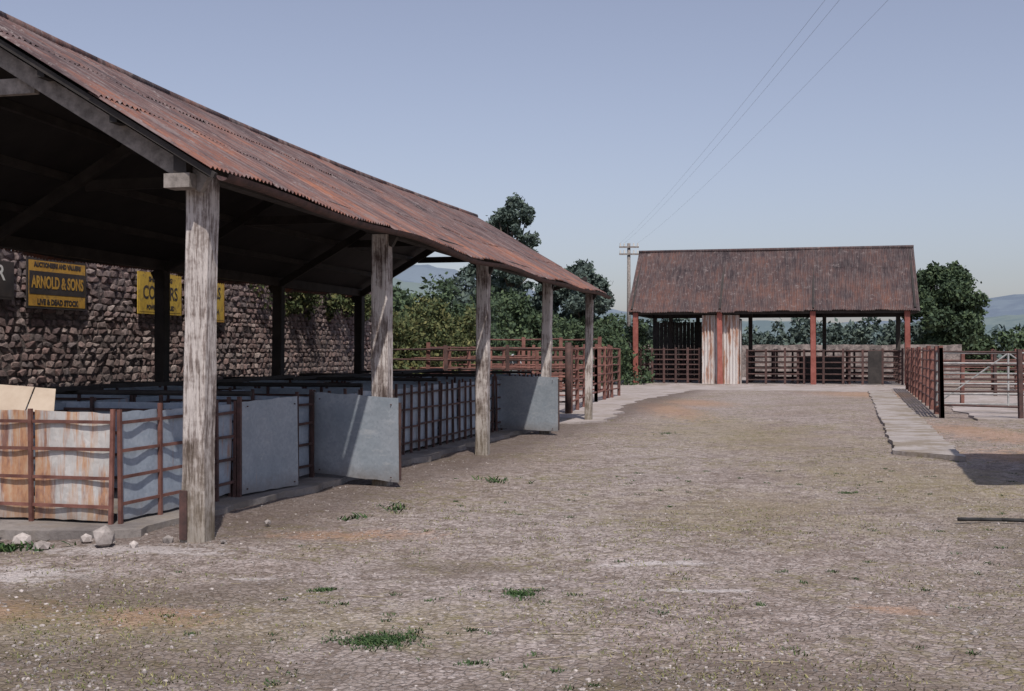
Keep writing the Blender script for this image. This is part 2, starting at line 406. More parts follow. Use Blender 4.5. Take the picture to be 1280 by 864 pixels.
# ------------------------------------------------------------ pens
def bars(mb,a,b,z1,nr=4,nv=None,off=.03,z0=.08):
    a=Vector(a);b=Vector(b); L=(b-a).length; d=(b-a)/L; nrm=Vector((d.y,-d.x))*off
    nv=nv or max(1,round(L/.55))
    for i in range(nv+1):
        p=a+d*L*i/nv+nrm; k=R(-.015,.015); mb.beam((p.x,p.y,.03),(p.x+k,p.y+k,z1+R(-.01,.04)),.034,.034)
    for j in range(nr):
        z=z0+(z1-z0)*(j+.5)/nr+R(-.015,.015)
        mb.beam((a.x+nrm.x,a.y+nrm.y,z),(b.x+nrm.x,b.y+nrm.y,z+R(-.015,.015)),.012,.03)
def sheet(mb,a,b,z0,z1,bow=.012):
    a=Vector(a);b=Vector(b); d=(b-a); L=d.length; nrm=Vector((d.y,-d.x))/L; V=[];F=[]; nx,nz=8,4; ph=R(0,6)
    e0=R(-.02,.02); e1=R(-.02,.02)
    for j in range(nz+1):
        for i in range(nx+1):
            p=a+d*i/nx+nrm*bow*math.sin(ph+i*.9+j*.7); V.append((p.x,p.y,z0+(z1+e0+(e1-e0)*i/nx-z0)*j/nz+(R(-.006,.006) if j in(0,nz) else 0)))
    for j in range(nz):
        for i in range(nx):
            q=j*(nx+1)+i; F.append((q,q+1,q+nx+2,q+nx+1))
    o=len(V); V+= [(x-nrm.x*.004,y-nrm.y*.004,z) for x,y,z in V]
    F+=[tuple(reversed([k+o for k in f])) for f in F]
    mb.add(V,F)
X1=-.95
pens=empty('sheep_pens',(P0[0],P0[1],0),TH)
mr=MB(); mf=MB()
xs=[-1.04,-1.86,-2.68,-3.5,-4.32,-5.2]
for i in range(5):
    sheet(mr,(xs[i+1],.33),(xs[i]-.01,.33),.06,1.05)
bars(mf,(xs[-1],.33),(xs[0],.33),1.08,4,5,.03)
mr.build('rusty_end_sheets',M['galvrust'],pens,True)
mr=MB()
sheet(mr,(X1-.06,.36),(X1-.02,.98),.06,1.05); sheet(mr,(X1-.02,1.0),(X1,1.62),.06,1.04)
bars(mf,(X1-.06,.36),(X1,1.62),1.08,4,2,.035)
mr.build('rusty_side_sheets',M['galvshade'],pens,True)
mf.build('end_angle_irons',M['rustpaint'],pens)
ms=MB(); mf=MB()
for a,b_ in ((1.66,2.45),(3.6,4.5),(5.0,6.1),(6.1,7.2),(7.5,8.6),(8.6,9.7),(9.7,10.8),(10.8,11.9),(11.9,13.0),(13.3,14.4),(14.4,15.5),(15.5,16.6),(16.6,17.8)):
    sheet(ms,(X1,a),(X1,b_-.02),.08,1.04); bars(mf,(X1,a),(X1,b_),1.08,4,3 if a>7 else 2,.035)
for i,s in enumerate((2.5,4.7,6.9,9.1,11.3,13.5,15.7,17.9)):
    sheet(ms,(-5.2,s),(-3.6,s),.08,1.05); sheet(ms,(-3.1,s),(X1-.03,s),.08,1.05)
    bars(mf,(-5.2,s),(X1-.03,s),1.09,4,5,.03)
for a in np.arange(.5,17.5,1.7):
    sheet(ms,(-3.05,a),(-3.05,a+1.6),.08,1.04); bars(mf,(-3.05,a),(-3.05,a+1.6),1.07,4,2,.03)
    sheet(ms,(-5.2,a),(-5.2,a+1.6),.08,1.04); bars(mf,(-5.2,a),(-5.2,a+1.6),1.07,4,2,.03)
ms.build('pen_sheets',M['galvshade'],pens,True); mf.build('pen_frames',M['darksteel'],pens)
mb=MB()
for x in (-3.3,):
    for s in np.arange(.8,17,2.7): mb.beam((x+R(-.03,.03),s,1.16+R(-.02,.03)),(x+R(-.03,.03),s+2.75,1.16+R(-.02,.03)),.17,.05)
for s in np.arange(3,17,3.4): mb.cyl((-1.0,s,1.13),(-5.0,s+R(-.2,.2),1.13),.03)
mb.build('walkway_planks',M['darkwood'],pens)
def gate(a,b_,z0,z1,tilt=0):
    g=empty('sheet_metal_gate',(P0[0],P0[1],0),TH)
    m1=MB(); sheet(m1,a,b_,z0,z1,.008)
    for i,(x,y,z) in enumerate(m1.v):
        f=((Vector((x,y))-Vector(a)).length)/((Vector(b_)-Vector(a)).length); m1.v[i]=(x,y,z+tilt*f)
    m1.build('sheet',M['galv'],g,True)
    m2=MB(); A=Vector(a);B=Vector(b_);d=(B-A).normalized(); nr=Vector((-d.y,d.x))*.03
    for zz in (z0+.04,(z0+z1)/2,z1-.06): m2.beam((A.x+nr.x,A.y+nr.y,zz),(B.x+nr.x,B.y+nr.y,zz+tilt),.03,.03)
    for P,tz in ((A,0),(B,tilt)): m2.beam((P.x+nr.x*.9,P.y+nr.y*.9,z0+tz+.02),(P.x+nr.x*.9,P.y+nr.y*.9,z1+tz-.04),.03,.03)
    m2.beam((A.x-d.x*.04,A.y-d.y*.04,0.02),(A.x-d.x*.04,A.y-d.y*.04,z1+.04),.04,.04)
    m2.build('frame',M['darksteel'],g)
    m3=MB()
    for t in (.08,.92):
        for zz in (z0+.05,z1-.07):
            c_=A.lerp(B,t); m3.cyl((c_.x-nr.x*.3,c_.y-nr.y*.3,zz+tilt*t),(c_.x-nr.x*.75,c_.y-nr.y*.75,zz+tilt*t),.008,n=6)
    m3.build('bolts',M['darksteel'],g)
gate((-.86,2.5),(-.68,3.55),.06,1.08,-.01)
gate((-.92,4.55),(.3,4.28),.09,1.09,-.06)
gate((-1.0,13.6),(.33,13.2),.08,1.12,-.02)

g=empty('cardboard_sheet',(P0[0],P0[1],0),TH)
mb=MB()
def qd(m,a,b_,c,d):
    m.add([a,b_,c,d],[(0,1,2,3)]); m.add([(p[0],p[1]+.006,p[2]) for p in (a,b_,c,d)],[(3,2,1,0)])
qd(mb,(-2.45,.42,1.06),(-2.02,.40,1.05),(-2.08,.62,1.27),(-2.50,.66,1.29))
qd(mb,(-2.01,.41,1.05),(-1.78,.50,1.03),(-1.90,.70,1.25),(-2.07,.63,1.265))
mb.build('card_panels',M['card'],g)

# ------------------------------------------------------------ stone wall with signs
def stonewall(name,p,q,h,th,mat,step=.16,rough=.035,topj=.12,parent=None):
    p=Vector(p);q=Vector(q);L=(q-p).length;d=(q-p)/L;nr=Vector((d.y,-d.x))
    nx=int(L/step); nz=int(h/step); V=[];F=[]
    for side in (1,-1):
        base=len(V)
        for i in range(nx+1):
            top=h+topj*mnoise.noise(Vector((i*step*.9,7,0)))
            for j in range(nz+1):
                o=th/2+rough*mnoise.noise(Vector((i*step*2.1,j*step*2.6,side*5)))*1.3
                c=p+d*L*i/nx+nr*side*o; V.append((c.x,c.y,top*j/nz))
        for i in range(nx):
            for j in range(nz):
                a=base+i*(nz+1)+j; f=(a,a+nz+1,a+nz+2,a+1); F.append(f if side>0 else f[::-1])
    o2=(nx+1)*(nz+1)
    for i in range(nx):
        a=i*(nz+1)+nz; F.append((a,a+nz+1,a+nz+1+o2,a+o2))
    for i in (0,nx):
        for j in range(nz):
            a=i*(nz+1)+j; F.append((a,a+1,a+1+o2,a+o2))
    mb=MB(); mb.add(V,F); return mb.build(name,mat,parent)
TW=6.65
ICO=[(0,0,1),(.89,0,.45),(.28,.85,.45),(-.72,.53,.45),(-.72,-.53,.45),(.28,-.85,.45),(.72,.53,-.45),(-.28,.85,-.45),(-.89,0,-.45),(-.28,-.85,-.45),(.72,-.53,-.45),(0,0,-1)]
IFC=[(0,1,2),(0,2,3),(0,3,4),(0,4,5),(0,5,1),(1,6,2),(2,7,3),(3,8,4),(4,9,5),(5,10,1),(6,7,2),(7,8,3),(8,9,4),(9,10,5),(10,6,1),(11,7,6),(11,8,7),(11,9,8),(11,10,9),(11,6,10)]
wl_=empty('stone_wall')
stonewall('core',S2W(-TW-.3,-6),S2W(-TW-.3,21.5),3.15,.52,M['mortar'],.11,.03,.12,wl_)
mb=MB(); z=.05
while z<3.2:
    hh=R(.08,.15); s=-1.0+R(0,.3)
    while s<21.4:
        w_=R(.08,.3)*(1 if random.random()<.8 else 1.4); h2=hh*R(.75,1.25)
        x,y=S2W(-TW-.055+R(-.02,.02),s+w_/2); a=TH+math.pi/2; c_,s_=math.cos(a),math.sin(a); rot=R(-.25,.25); V=[]
        for p in ICO:
            # squared-off pebble: superellipse
            k=R(.86,1.12); e_=[math.copysign(abs(q)**.6,q)*k for q in p]
            u=e_[0]*w_*.50; v=e_[2]*h2*.52; dd=e_[1]*R(.05,.075)
            u,v=u*math.cos(rot)-v*math.sin(rot),u*math.sin(rot)+v*math.cos(rot)
            V.append((x+u*c_-dd*s_,y+u*s_+dd*c_,z+hh/2+v+R(-.008,.008)))
        mb.add(V,IFC); s+=w_+R(.0,.03)
    z+=hh*.98
mb.build('face_stones',M['stone'],wl_)
def text(body,size,mat,parent,loc,name,bold=0,xs=1):
    cu=bpy.data.curves.new(name,'FONT'); cu.body=body; cu.size=size; cu.align_x='CENTER'; cu.align_y='CENTER'; cu.offset=bold; cu.extrude=.001; cu.resolution_u=3
    o=bpy.data.objects.new(name,cu); scn.collection.objects.link(o); bpy.context.view_layer.update()
    dg=bpy.context.evaluated_depsgraph_get(); me=bpy.data.meshes.new_from_object(o.evaluated_get(dg)); bpy.data.objects.remove(o)
    me.materials.clear(); me.materials.append(mat)
    o=bpy.data.objects.new(name,me); scn.collection.objects.link(o); o.parent=parent; o.location=loc; o.rotation_euler=(math.pi/2,0,0); o.scale=(xs,1,1)
def sign(s0,s1,z0,z1,base,border,lines):
    w=s1-s0;h=z1-z0; x,y=S2W(-TW+.07,(s0+s1)/2)
    g=empty('advertising_sign',(x,y,(z0+z1)/2),TH+math.pi/2)
    m=MB(); m.box((-w/2,-.01,-h/2),(w/2,.01,h/2)); m.build('plate',border,g)
    m=MB(); m.box((-w/2+.04,-.014,-h/2+.04),(w/2-.04,-.0105,h/2-.04)); m.build('enamel_face',base,g)
    for body,size,mt,dz,xs in lines: text(body,size,mt,g,(0,-.017,dz),'lettering',.006,xs)
    return g
g=sign(6.6,8.14,2.27,3.06,M['orange'],M['black'],[("AUCTIONEERS AND VALUERS",.10,M['black'],.29,.9),("LIVE & DEAD STOCK",.12,M['black'],-.29,.95)])
m=MB(); m.box((-.72,-.018,-.17),(.72,-.0145,.19)); m.build('black_band',M['black'],g)
text("ARNOLD & SONS",.26,M['orange'],g,(0,-.022,.01),'lettering',.008,.66)
sign(9.7,11.2,2.28,3.04,M['yellow'],M['yellow'],[("SHEEP DIPPING",.12,M['black'],.25,1.0),("COOPERS",.34,M['black'],0,.8),("POWDER AND FLUID",.11,M['black'],-.26,.9)])
sign(11.4,12.9,2.19,3.09,M['yellow'],M['orange'],[("COOPERS",.33,M['black'],.12,.8),("WORM DRENCH",.14,M['black'],-.25,.95)])
sign(4.7,6.30,2.38,2.95,M['black'],M['black'],[("FARMER",.32,M['white'],.1,1.0),("SUPPLIES",.22,M['white'],-.16,1.0)])

# ------------------------------------------------------------ far market building
FB=empty('cattle_market_building',(5.5,56.8,0),TH)
FL=13.1; 
def fez(s): return 3.42-.02*math.sin(s*.5)
def fpt(s,v,side,off=0):
    y=-.3+(3.5+.3)*v
    if side<0: y=7-y
    return s,y,fez(s)+(6.5-fez(s))*v+off+.03*math.sin(s*.8)*v
corr_roof(fpt,0,FL,'corrugated_roof',M['roofB'],FB,.62,6,.022,seam=.006)
mb=MB(); mb.cyl((0,3.5,6.54),(FL,3.5,6.54),.08); mb.build('ridge_capping',M['roofB'],FB,True)
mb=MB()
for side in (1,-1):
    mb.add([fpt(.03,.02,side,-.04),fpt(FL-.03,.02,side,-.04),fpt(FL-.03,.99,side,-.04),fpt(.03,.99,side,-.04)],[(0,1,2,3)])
mb.build('underside_shade_sheet',M['undershade'],FB)  # same added shade sheet, under the far roof
mb=MB()
for x in (.35,4.3,8.5,12.6): mb.post(x,0,0,3.4,.24,(R(-.04,.04),0),5)
mb.post(12.75,3,0,3.4,.2)
mb.build('front_posts',M['redpost'],FB)
mb=MB()
for x in (.35,2.6,5.3,8.5,12.6):
    mb.post(x,6.9,0,3.4,.2,(0,0),4)
for x in (1.6,5.5,9.0): mb.post(x,3.5,0,3.8,.18,(0,0),4)
mb.beam((.05,0,3.42),(FL-.05,0,3.42),.14,.24); mb.beam((.05,6.9,3.4),(FL-.05,6.9,3.4),.14,.2)
for x in (.2,4.3,8.5,12.9):
    mb.beam((x,-.2,3.5),(x,3.5,6.38),.09,.15); mb.beam((x,7.2,3.5),(x,3.5,6.38),.09,.15); mb.beam((x,0,3.4),(x,7,3.4),.09,.15)
mb.build('timber_frame',M['darkwood'],FB)
for nm,x in (('left_gable_boards',.12),('right_gable_boards',FL-.12)):
    mb=MB(); y=0.05
    while y<6.9:
        zt=min(6.3,3.42+(min(y,6.95-y))*.80); mb.box((x-.015,y,3.3),(x+.015,y+.17,max(3.35,zt))); y+=.18
    mb.build(nm,M['darkwood'],FB)
mb=MB(); V=[];F=[]; nc=120
for j in range(2):
    for i in range(nc+1):
        x=3.45+1.72*i/nc; V.append((x,.25+.03*math.sin(2*math.pi*x/.145),.06+3.2*j))
for i in range(nc): F.append((i,i+1,nc+2+i,nc+1+i))
mb.add(V,F); mb.build('white_corrugated_panel',M['whitecorr'],FB,True)
mb=MB(); mb.box((3.5,.3,0),(5.2,1.6,3.1)); mb.build('office_booth',M['darkwood'],FB)
mb=MB(); mb.box((5.2,.3,0),(5.235,1.0,3.0)); mb.build('booth_side',M['whitecorr'],FB)
mb=MB()
def pen(mb,a,b,h,nr,nv,r=.03,z0=.25):
    a=Vector(a);b=Vector(b)
    for i in range(nv+1):
        p=a.lerp(b,i/nv); mb.box((p.x-.05,p.y-.05,0),(p.x+.05,p.y+.05,h+R(0,.08)))
    for j in range(nr):
        z=z0+(h-.05-z0)*j/(nr-1); mb.cyl((a.x,a.y,z),(b.x,b.y,z),r,n=6)
pen(mb,(5.5,.5),(12.4,.5),1.65,6,8,.035); pen(mb,(5.5,3.2),(12.4,3.2),1.6,6,6,.035); pen(mb,(5.5,5),(12.4,5),1.6,6,7,.035); pen(mb,(5.5,6.6),(12.4,6.6),1.6,6,6,.035)
pen(mb,(.5,.6),(3.3,.6),1.7,7,5,.035); pen(mb,(.5,3.3),(3.3,3.3),1.7,7,4,.035); pen(mb,(.5,6.4),(3.3,6.4),1.7,6,4)
for x in (.5,5.5,7.8,10.1,12.4): pen(mb,(x,.6),(x,6.5),1.6,5,3)
mb.build('pen_rails',M['darksteel'],FB)
mb=MB(); mb.box((10.9,.44,.1),(11.5,.47,1.6)); mb.box((7.9,3.1,.1),(9.9,3.13,1.3)); mb.build('pen_boards',M['darkwood'],FB)
mb=MB()
for i in range(14): mb.box((.45+i*.2,6.55,0),(.45+i*.2+.185,6.6,3.1+R(-.05,.05)))
mb.build('back_boarding',M['darkwood'],FB)
mb=MB(); mb.box((-.1,-.4,0),(FL,7.2,.06)); mb.build('floor_slab',M['conc'],FB)

# ------------------------------------------------------------ fences (steel rail)
def fence(pts,h,nr,sp,mat,r=.028,ps=.05,name='cattle_rail_fence',z0=.3):
    e=empty(name,(0,0,0)); mb=MB()
    for a,b in zip(pts[:-1],pts[1:]):
        a=Vector(a);b=Vector(b); nv=max(1,round((b-a).length/sp))
        for i in range(nv+1):
            p=a.lerp(b,i/nv); mb.beam((p.x,p.y,-.03),(p.x+R(-.05,.05),p.y,h+R(-.05,.1)),ps*2,ps*2)
        for j in range(nr):
            z=z0+(h-.06-z0)*j/(nr-1)
            for i in range(nv):
                p=a.lerp(b,i/nv); q=a.lerp(b,(i+1)/nv); mb.cyl((p.x,p.y,z+R(-.025,.025)),(q.x,q.y,z+R(-.025,.025)),r,n=6,caps=False)
    mb.build('posts_and_rails',mat,e)
fence([(10.35,28.9),(16.3,49.5)],1.68,6,2.2,M['rustpaint'])
fence([(10.35,28.9),(12.0,28.3)],1.65,5,1.65,M['darksteel'])
fence([(16.3,49.5),(19.5,48.7),(27,46)],1.6,5,2.4,M['rustpaint'])
fence([(13.5,36),(24,33)],1.6,5,2.4,M['rustpaint'],.03)
fence([(14.9,43),(28,39.5)],1.6,5,2.4,M['darksteel'],.03)
fence([(17,36),(21,50)],1.6,5,2.4,M['rustpaint'],.03)
def tgate(p,q,h):
    g=empty('tubular_gate'); mb=MB(); P=Vector(p);Q=Vector(q)
    for j in range(6):
        z=.25+(h-.25)*j/5; mb.cyl((P.x,P.y,z),(Q.x,Q.y,z),.024,n=6)
    for t in (0,.5,1):
        c=P.lerp(Q,t); mb.cyl((c.x,c.y,.2),(c.x,c.y,h+.02),.028,n=6)
    m_=P.lerp(Q,.5)
    for a in (P,Q): mb.cyl((a.x,a.y,.25),(m_.x,m_.y,h),.022,n=6)
    mb.build('tubes',M['galvpole'],g)
tgate((10.9,30.8),(14.2,29.9),1.55); tgate((12.1,28.25),(15.2,27.45),1.55)
fence([S2W(-1.0,20.8),S2W(-1.55,27.5),S2W(-1.7,32.8)],1.72,6,1.9,M['rustpaint'])
fence([S2W(-1.0,20.9),S2W(-6.0,20.9)],1.7,6,1.5,M['darksteel'])
fence([S2W(-1.4,25.0),S2W(-8.6,25.0)],1.7,6,1.45,M['rustpaint'])
fence([S2W(-1.7,30.5),S2W(-8.6,30.5)],1.75,6,1.4,M['rustpaint'],.035)
fence([S2W(-4.9,21),S2W(-4.9,37)],1.75,5,1.9,M['rustpaint'])
fence([S2W(-3,36),S2W(-9,36)],2.1,6,1.5,M['rustpaint'],.035,.07)
x,y=S2W(-1.0,20.6); mb=MB(); mb.cyl((x,y,0),(x,y,1.82),.085,.08,10); mb.build('steel_bollard_post',M['darksteel'],None,True)

def canopy():
    e=empty('market_canopy',(6.05,12.6,0),TH-.03); m=MB(); V=[];F=[]
    ny=90
    for j in range(2):
        for i in range(ny+1):
            V.append((0.02+3.6*j,i*4.9/ny,3.0+1.4*j+.015*math.sin(i*4.9/ny*2*math.pi/.15)))
    for i in range(ny): F.append((i,i+1,ny+2+i,ny+1+i))
    m.add(V,F); m.build('roof',M['roofA'],e,True)
    m=MB()
    for x,y in ((.95,.3),(.95,4.5),(3.4,.3),(3.4,4.5)): m.post(x,y,0,3.0+x*.38,.16)
    m.build('posts',M['darkwood'],e)
canopy()

# ------------------------------------------------------------ telegraph poles and wires
def pole(x,y,h):
    e=empty('telegraph_pole',(x,y,0)); m=MB(); m.cyl((0,0,-.2),(0,0,h),.15,.1,10); m.build('pole',M['beam'],e,True)
    m=MB()
    for z in (h-.25,h-.7): m.beam((-.62,-.14,z),(.62,-.14,z),.09,.1)
    m.build('crossarms',M['beam'],e)
    m=MB()
    for z in (h-.2,h-.65):
        for xx in (-.55,-.3,.3,.55): m.cyl((xx,-.14,z),(xx,-.14,z+.2),.05,.04,8)
    m.build('insulators',M['white'],e)
pole(7.4,76,8.4); pole(5.2,-12,8.6)
e=empty('overhead_wires')
m=MB()
for xx,z in ((-.55,8.4),(-.3,8.4),(.55,8.4)):
    prev=None
    for i in range(41):
        t=i/40; p=Vector((7.4+xx+(5.2-7.4)*t,76-88*t,z-4*.7*t*(1-t)))
        if prev: m.cyl(prev,p,.003,n=4,caps=False)
        prev=p
m.build('wires',M['wire'],e)

# ------------------------------------------------------------ foliage
def leafmesh(name,clumps,nleaf,size,mat,parent=None,flat=.8,shell=.45):
    cl=np.array(clumps,float); r=cl[:,3]; p=(r**2)/np.sum(r**2)
    idx=rng.choice(len(cl),nleaf,p=p)
    d=rng.normal(size=(nleaf,3)); d/=np.linalg.norm(d,axis=1)[:,None]
    rad=r[idx]*(shell+(1-shell)*rng.random(nleaf)**.6)*(1+.16*rng.normal(size=nleaf))
    c=cl[idx,:3]+d*rad[:,None]*np.array([1,1,flat])
    c[:,2]=np.maximum(c[:,2],.03)
    a=rng.normal(size=(nleaf,3))+d*.3; a/=np.linalg.norm(a,axis=1)[:,None]
    b=np.cross(a,rng.normal(size=(nleaf,3))); b/=np.linalg.norm(b,axis=1)[:,None]
    sz=size*(.5+rng.random(nleaf))[:,None]
    a*=sz; b*=sz*.6
    V=np.stack([c-a,c+b*.9-a*.1,c+a,c-b*.9-a*.1],1).reshape(-1,3)
    me=bpy.data.meshes.new(name); me.vertices.add(len(V)); me.vertices.foreach_set('co',V.ravel())
    me.loops.add(nleaf*4); me.loops.foreach_set('vertex_index',np.arange(nleaf*4,dtype=np.int32))
    me.polygons.add(nleaf); me.polygons.foreach_set('loop_start',np.arange(nleaf,dtype=np.int32)*4)
    me.polygons.foreach_set('loop_total',np.full(nleaf,4,dtype=np.int32)); me.update(calc_edges=True)
    me.materials.append(mat); o=bpy.data.objects.new(name,me); scn.collection.objects.link(o)
    if parent: o.parent=parent
    return o
def tree(name,x,y,h,cw,cb,mat,nl=14000,ls=.2,nc=46,cr=.17):
    e=empty(name,(x,y,0)); cz=(h+cb)/2; hz=(h-cb)/2; cl=[]
    m=MB(); m.cyl((0,0,-.2),(0,0,cb+hz*.3),.035*h*.9,.02*h,9); m.cyl((0,0,cb+hz*.3),(.1,0,h*.88),.02*h,.01,7)
    for i in range(nc):
        for _ in range(20):
            q=np.array([R(-1,1),R(-1,1),R(-1,1)])
            if .35<np.linalg.norm(q)<1.05: break
        wz=1-.35*max(0,q[2])
        c=(q[0]*cw/2*.9*wz,q[1]*cw/2*.9*wz,cz+q[2]*hz*.9,R(.45,1.3)*cr*min(cw,h-cb))
        cl.append(c)
        if i%3==0:
            s=Vector((0,0,cb+(c[2]-cb)*.35)); m.cyl(s,(c[0]*.9,c[1]*.9,c[2]),.008*h,.003*h,5)
    m.build('trunk_and_limbs',M['bark'],e,True)
    leafmesh('crown',cl,nl,ls,mat,e); return e
tree('ash_tree',-.1,92,14.0,4.9,5.0,M['leafB'],12000,.15,50,.13)
tree('ash_tree',-1.9,96,10.5,5.0,3.0,M['leafB'],8000,.18,34,.16)
tree('sycamore_tree',4.2,72,7.5,3.8,2.0,M['leafB'],11000,.13,42,.15)
tree('sycamore_tree',1.6,74,5.8,4.0,1.2,M['leafB'],9000,.14,34,.16)
tree('oak_tree',27.2,76,7.3,5.6,.6,M['leafA'],22000,.13,70,.13)
tree('oak_tree',29.4,79,5.6,4.0,.5,M['leafA'],9000,.14,34,.15)
tree('hawthorn_tree',-3.0,66,5.4,4.5,1,M['leafB'],8000,.14,34,.17)
tree('hawthorn_tree',-6.8,62,4.8,5.0,1,M['leafB'],9000,.14,38,.16)
tree('hawthorn_tree',-.2,70,5.0,4.0,.8,M['leafA'],7000,.14,34,.17)
tree('hawthorn_tree',-10.5,60,5.6,5.0,1,M['leafB'],8000,.14,38,.16)
def hedge(name,pts,h,w,mat,nl,ls,sp=.8,r=.75,base=0,var=.28):
    cl=[]
    for a,b in zip(pts[:-1],pts[1:]):
        a=Vector(a);b=Vector(b); n_=int((b-a).length/sp)
        for i in range(n_+1):
            p=a.lerp(b,i/max(1,n_))
            z=base+r*.5
            hh=h*(1+var*mnoise.noise(Vector((p.x*.35,p.y*.35,1)))) 
            while z<hh:
                cl.append((p.x+R(-w,w)/2,p.y+R(-w,w)/2,z,r*R(.5,1.2))); z+=r*R(.7,1.1)
    return leafmesh(name,cl,nl,ls,mat,None,.85)
hedge('hedge',[(-14,70),(7.5,71)],3.0,1.6,M['leafA'],18000,.14)
hedge('hedge',[(6,80),(30,82)],3.3,1.6,M['leafB'],16000,.16,var=.5)
hedge('hedge',[(29,78),(50,72)],2.8,1.6,M['leafA'],14000,.15,var=.5)
hedge('ivy',[S2W(-TW-.2,14.5),S2W(-TW-.2,22.2)],3.5,.7,M['leafC'],16000,.055,.25,.32,2.45)
hedge('ivy',[S2W(-TW-.3,21.8),S2W(-TW-.6,33)],2.7,.6,M['leafC'],22000,.07,.35,.40,0,.45)
hedge('hedge',[S2W(-TW-2,24),S2W(-TW-1.5,40)],3.4,1.4,M['leafA'],16000,.1,.7,.55,0,.5)
hedge('hedge',[S2W(-TW+.6,41),S2W(-TW+3.2,48)],2.6,1.4,M['leafA'],9000,.1,.7,.6,0,.4)
stonewall('boundary_wall',(8,73),(26,69.5),1.95,.5,M['stone2'],.35,.05,.06)
cl=[]
for i in range(170):
    x=R(-120,150); y=R(210,260); h=R(2,6)*(1+.6*mnoise.noise(Vector((x*.03,0,0)))); 
    for k in range(3): cl.append((x+R(-2,2),y,h*(.35+.3*k),R(1.3,3)))
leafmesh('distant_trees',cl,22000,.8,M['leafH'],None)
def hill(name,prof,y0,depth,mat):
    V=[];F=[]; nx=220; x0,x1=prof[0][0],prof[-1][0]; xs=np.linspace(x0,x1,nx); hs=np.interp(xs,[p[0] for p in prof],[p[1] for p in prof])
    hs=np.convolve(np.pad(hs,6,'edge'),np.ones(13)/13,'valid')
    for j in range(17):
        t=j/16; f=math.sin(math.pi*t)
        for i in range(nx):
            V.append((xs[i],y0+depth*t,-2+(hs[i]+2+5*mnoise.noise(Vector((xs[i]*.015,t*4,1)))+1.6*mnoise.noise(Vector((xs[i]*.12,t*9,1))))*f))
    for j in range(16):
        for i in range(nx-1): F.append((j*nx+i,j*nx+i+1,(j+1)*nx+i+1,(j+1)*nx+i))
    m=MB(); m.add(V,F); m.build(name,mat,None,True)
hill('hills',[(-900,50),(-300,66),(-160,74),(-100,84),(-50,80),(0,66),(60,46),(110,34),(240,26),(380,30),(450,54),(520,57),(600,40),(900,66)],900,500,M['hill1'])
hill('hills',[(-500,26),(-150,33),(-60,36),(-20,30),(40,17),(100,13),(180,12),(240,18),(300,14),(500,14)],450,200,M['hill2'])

# ------------------------------------------------------------ parked car
def car(x,y,rz):
    e=empty('parked_car',(x,y,0),rz)
    prof=[(-2,.35),(-2.02,.75),(-1.9,.92),(-1.35,.97),(-.85,1.38),(.45,1.42),(1.0,.98),(1.8,.88),(2.0,.7),(2.0,.35)]
    V=[];n_=len(prof)
    for s in (-1,1):
        for px,pz in prof: V.append((px,s*(.78 if pz<1.1 else .62),pz))
    F=[(i,(i+1)%n_,n_+(i+1)%n_,n_+i) for i in range(n_)]+[tuple(range(n_)),tuple(range(n_,2*n_))[::-1]]
    m=MB(); m.add(V,F); o=m.build('body',M['carpaint'],e); bv=o.modifiers.new('b','BEVEL'); bv.width=.05; bv.segments=2
    m=MB()
    for s in (-1,1):
        m.add([(-1.15,s*.775,1.0),(-.8,s*.66,1.33),(-.2,s*.66,1.36),(-.2,s*.775,1.0)],[(0,1,2,3)])
        m.add([(-.12,s*.775,1.0),(-.12,s*.66,1.36),(.4,s*.66,1.36),(.8,s*.775,1.0)],[(0,1,2,3)])
    m.add([(-1.31,-.62,1.03),(-1.31,.62,1.03),(-.89,.54,1.36),(-.89,-.54,1.36)],[(0,1,2,3)])
    m.add([(.98,-.62,1.03),(.98,.62,1.03),(.52,.54,1.38),(.52,-.54,1.38)],[(0,1,2,3)])
    m.build('windows',M['glass'],e)
    m=MB()
    for wx in (-1.25,1.25):
        for s in (-1,1): m.cyl((wx,s*.6,.3),(wx,s*.8,.3),.3,n=18)
    m.build('wheels',M['rubber'],e)
    m=MB(); m.box((-2.08,-.75,.42),(-2.0,.75,.52)); m.box((2.0,-.75,.42),(2.08,.75,.52)); m.build('bumpers',M['galvpole'],e)
car(-.6,54,1.2)

# ------------------------------------------------------------ small ground stuff
def stones(name,items,mat):
    m=MB()
    for x,y,z,r in items:
        a=R(0,6.3);c,s=math.cos(a),math.sin(a);sx,sy,sz=R(.7,1.3),R(.6,1.1),R(.4,.8); V=[]
        for p in ICO:
            k=R(.8,1.15); px,py,pz=p[0]*r*sx*k,p[1]*r*sy*k,p[2]*r*sz*k; V.append((x+px*c-py*s,y+px*s+py*c,z+pz))
        m.add(V,IFC)
    return m.build(name,mat)
gz=gz0
it=[]
for i in range(20000):
    y=5.3+13*random.random()**1.9; x=R(-.46,.46)*y
    d=mnoise.noise(Vector((x*.7,y*.7,5)))
    if d<R(-.6,.3): continue
    r=.004+.013*random.random()**3
    it.append((x,y,gz(x,y)+r*.1,r))
stones('gravel',it,M['pebble'])
it=[(-3.4,10.05,.06,.15),(-3.62,10.2,.02,.07),(-3.15,10.0,-.01,.06),(-2.95,10.3,-.01,.06),(-4.2,10.3,.0,.08),(-3.9,9.95,.0,.06),(-2.45,10.2,0,.04),(-4.6,10.5,.02,.1),(-2.3,11.3,0,.04)]
stones('rubble_stones',it,M['pebble'])
it=[]
for i in range(40):
    t=R(0,1); x=2.45+1.1*t+R(-.09,.09); y=6.3+2.9*t; r=R(.012,.032); it.append((x,y,gz(x,y)-r*.15,r))
stones('edging_stones',it,M['pebble'])
